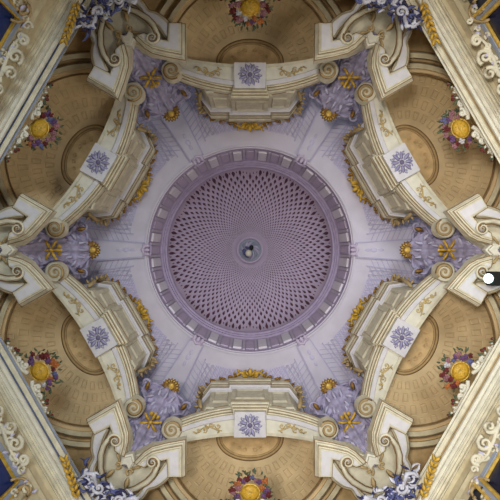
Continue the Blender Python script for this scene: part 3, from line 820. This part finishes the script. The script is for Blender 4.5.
# ------------------------------------------------------------------ rocaille relief on the walls
def WW(x, v):   # a point on the wall plane seen at radial v
    H = WX*F/v; return (x, H)
for k in (1, 2, 4, 5):
    rnd = random.Random(k+9)
    rel = thing('wall_rocaille', (0, vm(WX-.02, 6.95), 6.95))
    def wpt(u, v, off=.05):
        X = WX-off; H = X*F/v; return Vector((u*H/F, X, H+EYE))
    def wt(mb, pts, sides=6): mb.tube([(wpt(u, v, .04 if v > 309 else .04+.15*min(1, (309-v)/12)), r*6.9/F) for u, v, r in pts], sides)
    for nm, mat, cnt, lab in (('scroll', 'cream', 24, None), ('shell_leaf', 'purple_l', 26, 'lilac-white shell leaf')):
        for i in range(cnt):
            mb = MB()
            u = -125 + 250*(i+rnd.random()*.8)/cnt; v = 306 + rnd.uniform(-3, 5) + 3*math.sin(u*.12)
            if abs(u) > 90: v += rnd.uniform(0, 22)
            if nm == 'scroll':
                R = rnd.uniform(3, 5.5); d = rnd.choice((-1, 1)); a0 = rnd.uniform(0, 6)
                pts = []
                for q in range(19):
                    t = q/18; rr = R*(1-t*.85); a = a0+d*t*8; pts.append((u+rr*math.cos(a), v+rr*math.sin(a), 1.5*(1-.5*t)))
                wt(mb, pts)
            else:
                L = rnd.uniform(4, 8); a = rnd.uniform(0, 6.28); b = rnd.uniform(-1, 1)
                wt(mb, [(u+L*t*math.cos(a+b*t), v+L*t*math.sin(a+b*t), .3+1.5*math.sin(PI*t)) for t in [q/6 for q in range(7)]], 5)
            mb.build(nm, mat, rel, lab, True)
    for s_ in (-1, 1):
        for (u0, v0, R, d, a0) in ((14, 299, 8.5, 1, 0), (33, 296, 7.0, -1, 2), (50, 300, 8.0, 1, 4), (68, 301, 5.5, -1, 1)):
            pts = []
            for q in range(25):
                t = q/24; rr = R*(1-t*.85); a = a0+d*t*9; pts.append((s_*(u0+rr*math.cos(a)), v0+rr*math.sin(a), 2.3*(1-.5*t)))
            mb = MB(); wt(mb, pts); mb.build('large_scroll', 'cream', rel, 'large cream C-scroll', True)
        mb = MB(); wt(mb, [(s_*6, 306, 1.0), (s_*16, 309, 2.0), (s_*28, 303, 2.2), (s_*42, 306, 1.8), (s_*58, 308, 1.5), (s_*74, 304, .8)]); mb.build('stem', 'cream', rel, None, True)
    mb = MB()
    for s_ in (-1, 1):
        wt(mb, [(s_*(92+12*math.cos(a)), 322+14*math.sin(a), 1.3) for a in [PI+q*PI/10 for q in range(11)]])
        wt(mb, [(s_*(96+6*math.cos(a)), 318+6*math.sin(a), 1.6) for a in [PI*.6+q*.5 for q in range(10)]])
    mb.build('bracket_scroll', 'tan', rel, 'brown bracket scrolls', True)
    place(rel, BAYT[k])
    tag(rel, 'cream and lilac rocaille relief on the wall between %s window and cornice' % BN[k], 'wall relief', 'rocaille reliefs above the windows')

# ------------------------------------------------------------------ spotlight
sp = thing('spotlight', (239, 29, 7.7))
mb = MB(); mb.pball(238.5, 28.5, 7.7, 5.0, 5.0, 2.0, n=18, m=10); mb.build('lens', em, sp, 'glowing blue-white lens', True)
mb = MB(); mb.prism([(243, 22), (254, 22), (254, 36), (243, 36)], 7.72, 7.95); mb.build('housing', 'black', sp, 'black lamp housing')
mb = MB(); mb.ptube([(250, 29, 7.8, 1), (252, 29, 8.5, 1)]); mb.build('mount', 'black', sp)
tag(sp, 'small glowing blue-white spotlight at the right edge of the ceiling', 'spotlight')

# ------------------------------------------------------------------ tidy helper properties
for o in bpy.data.objects:
    if '_a' in o: del o['_a']

# ------------------------------------------------------------------ light
WXK, WYK, WST = 0.22, -0.2, 0.3
w = bpy.data.worlds.new('World'); sc.world = w; w.use_nodes = True; nt = w.node_tree
bg = nt.nodes['Background']; bg.inputs['Color'].default_value = (0.62, 0.72, 0.90, 1); bg.inputs['Strength'].default_value = 1.0
tcn = nt.nodes.new('ShaderNodeTexCoord'); sx = nt.nodes.new('ShaderNodeSeparateXYZ'); nt.links.new(tcn.outputs['Generated'], sx.inputs['Vector'])
def mth(op, a, b):
    n = nt.nodes.new('ShaderNodeMath'); n.operation = op
    for i, x in enumerate((a, b)):
        if isinstance(x, (int, float)): n.inputs[i].default_value = x
        else: nt.links.new(x, n.inputs[i])
    return n.outputs[0]
below = mth('LESS_THAN', sx.outputs['Z'], 0.1)
tilt = mth('ADD', mth('MULTIPLY', sx.outputs['X'], WXK), mth('MULTIPLY', sx.outputs['Y'], WYK))
nt.links.new(mth('MULTIPLY', below, mth('MAXIMUM', mth('ADD', tilt, WST), 0.02)), bg.inputs['Strength'])
def area(name, loc, target, size, power, col):
    l = bpy.data.lights.new(name, 'AREA'); l.shape = 'DISK'; l.size = size; l.energy = power; l.color = col
    o = bpy.data.objects.new(name, l); C.objects.link(o); o.location = loc
    d = Vector(target)-Vector(loc); o.rotation_euler = d.to_track_quat('-Z', 'Y').to_euler(); return o
area('added_attic_light', (1.5, -8.0, -6.0), (0.5, 3.0, 12), 4.0, 1300, (0.80, 0.92, 1.0))  # added light for the attic fronts; no window stands there
area('added_warm_light', (6.0, 2.0, 1.0), (3.5, 0.5, 11), 2.5, 220, (1.0, 0.92, 0.80))  # added warm light, put in to brighten the right side
area('added_gradient_light', (3.9, 2.0, 2.3), (0.6, 0.4, 12), 2.2, 90, (0.92, 0.97, 1.0))  # unseen light added for the brightness gradient towards the lower right
sl = bpy.data.lights.new('added_vault_spot', 'SPOT'); sl.energy = 4200; sl.spot_size = math.radians(104); sl.spot_blend = 1.0; sl.shadow_soft_size = 0.9; sl.color = (1.0, 0.96, 0.90)  # unseen spot added to brighten the right-hand vaults
so = bpy.data.objects.new('added_vault_spot', sl); C.objects.link(so); so.location = (-1.6, -1.4, -0.6)
so.rotation_euler = (Vector((6.0, 3.4, 10.0))-so.location).to_track_quat('-Z', 'Y').to_euler()
cam = bpy.data.cameras.new('Camera'); co = bpy.data.objects.new('Camera', cam); C.objects.link(co)
co.location = (0, 0, EYE); co.rotation_euler = (PI, 0, 0); cam.sensor_width = 36; cam.lens = 36*F/500; cam.clip_end = 200
sc.camera = co
sc.view_settings.view_transform = 'Standard'; sc.view_settings.look = 'None'; sc.view_settings.gamma = 1; sc.view_settings.exposure = -0.1
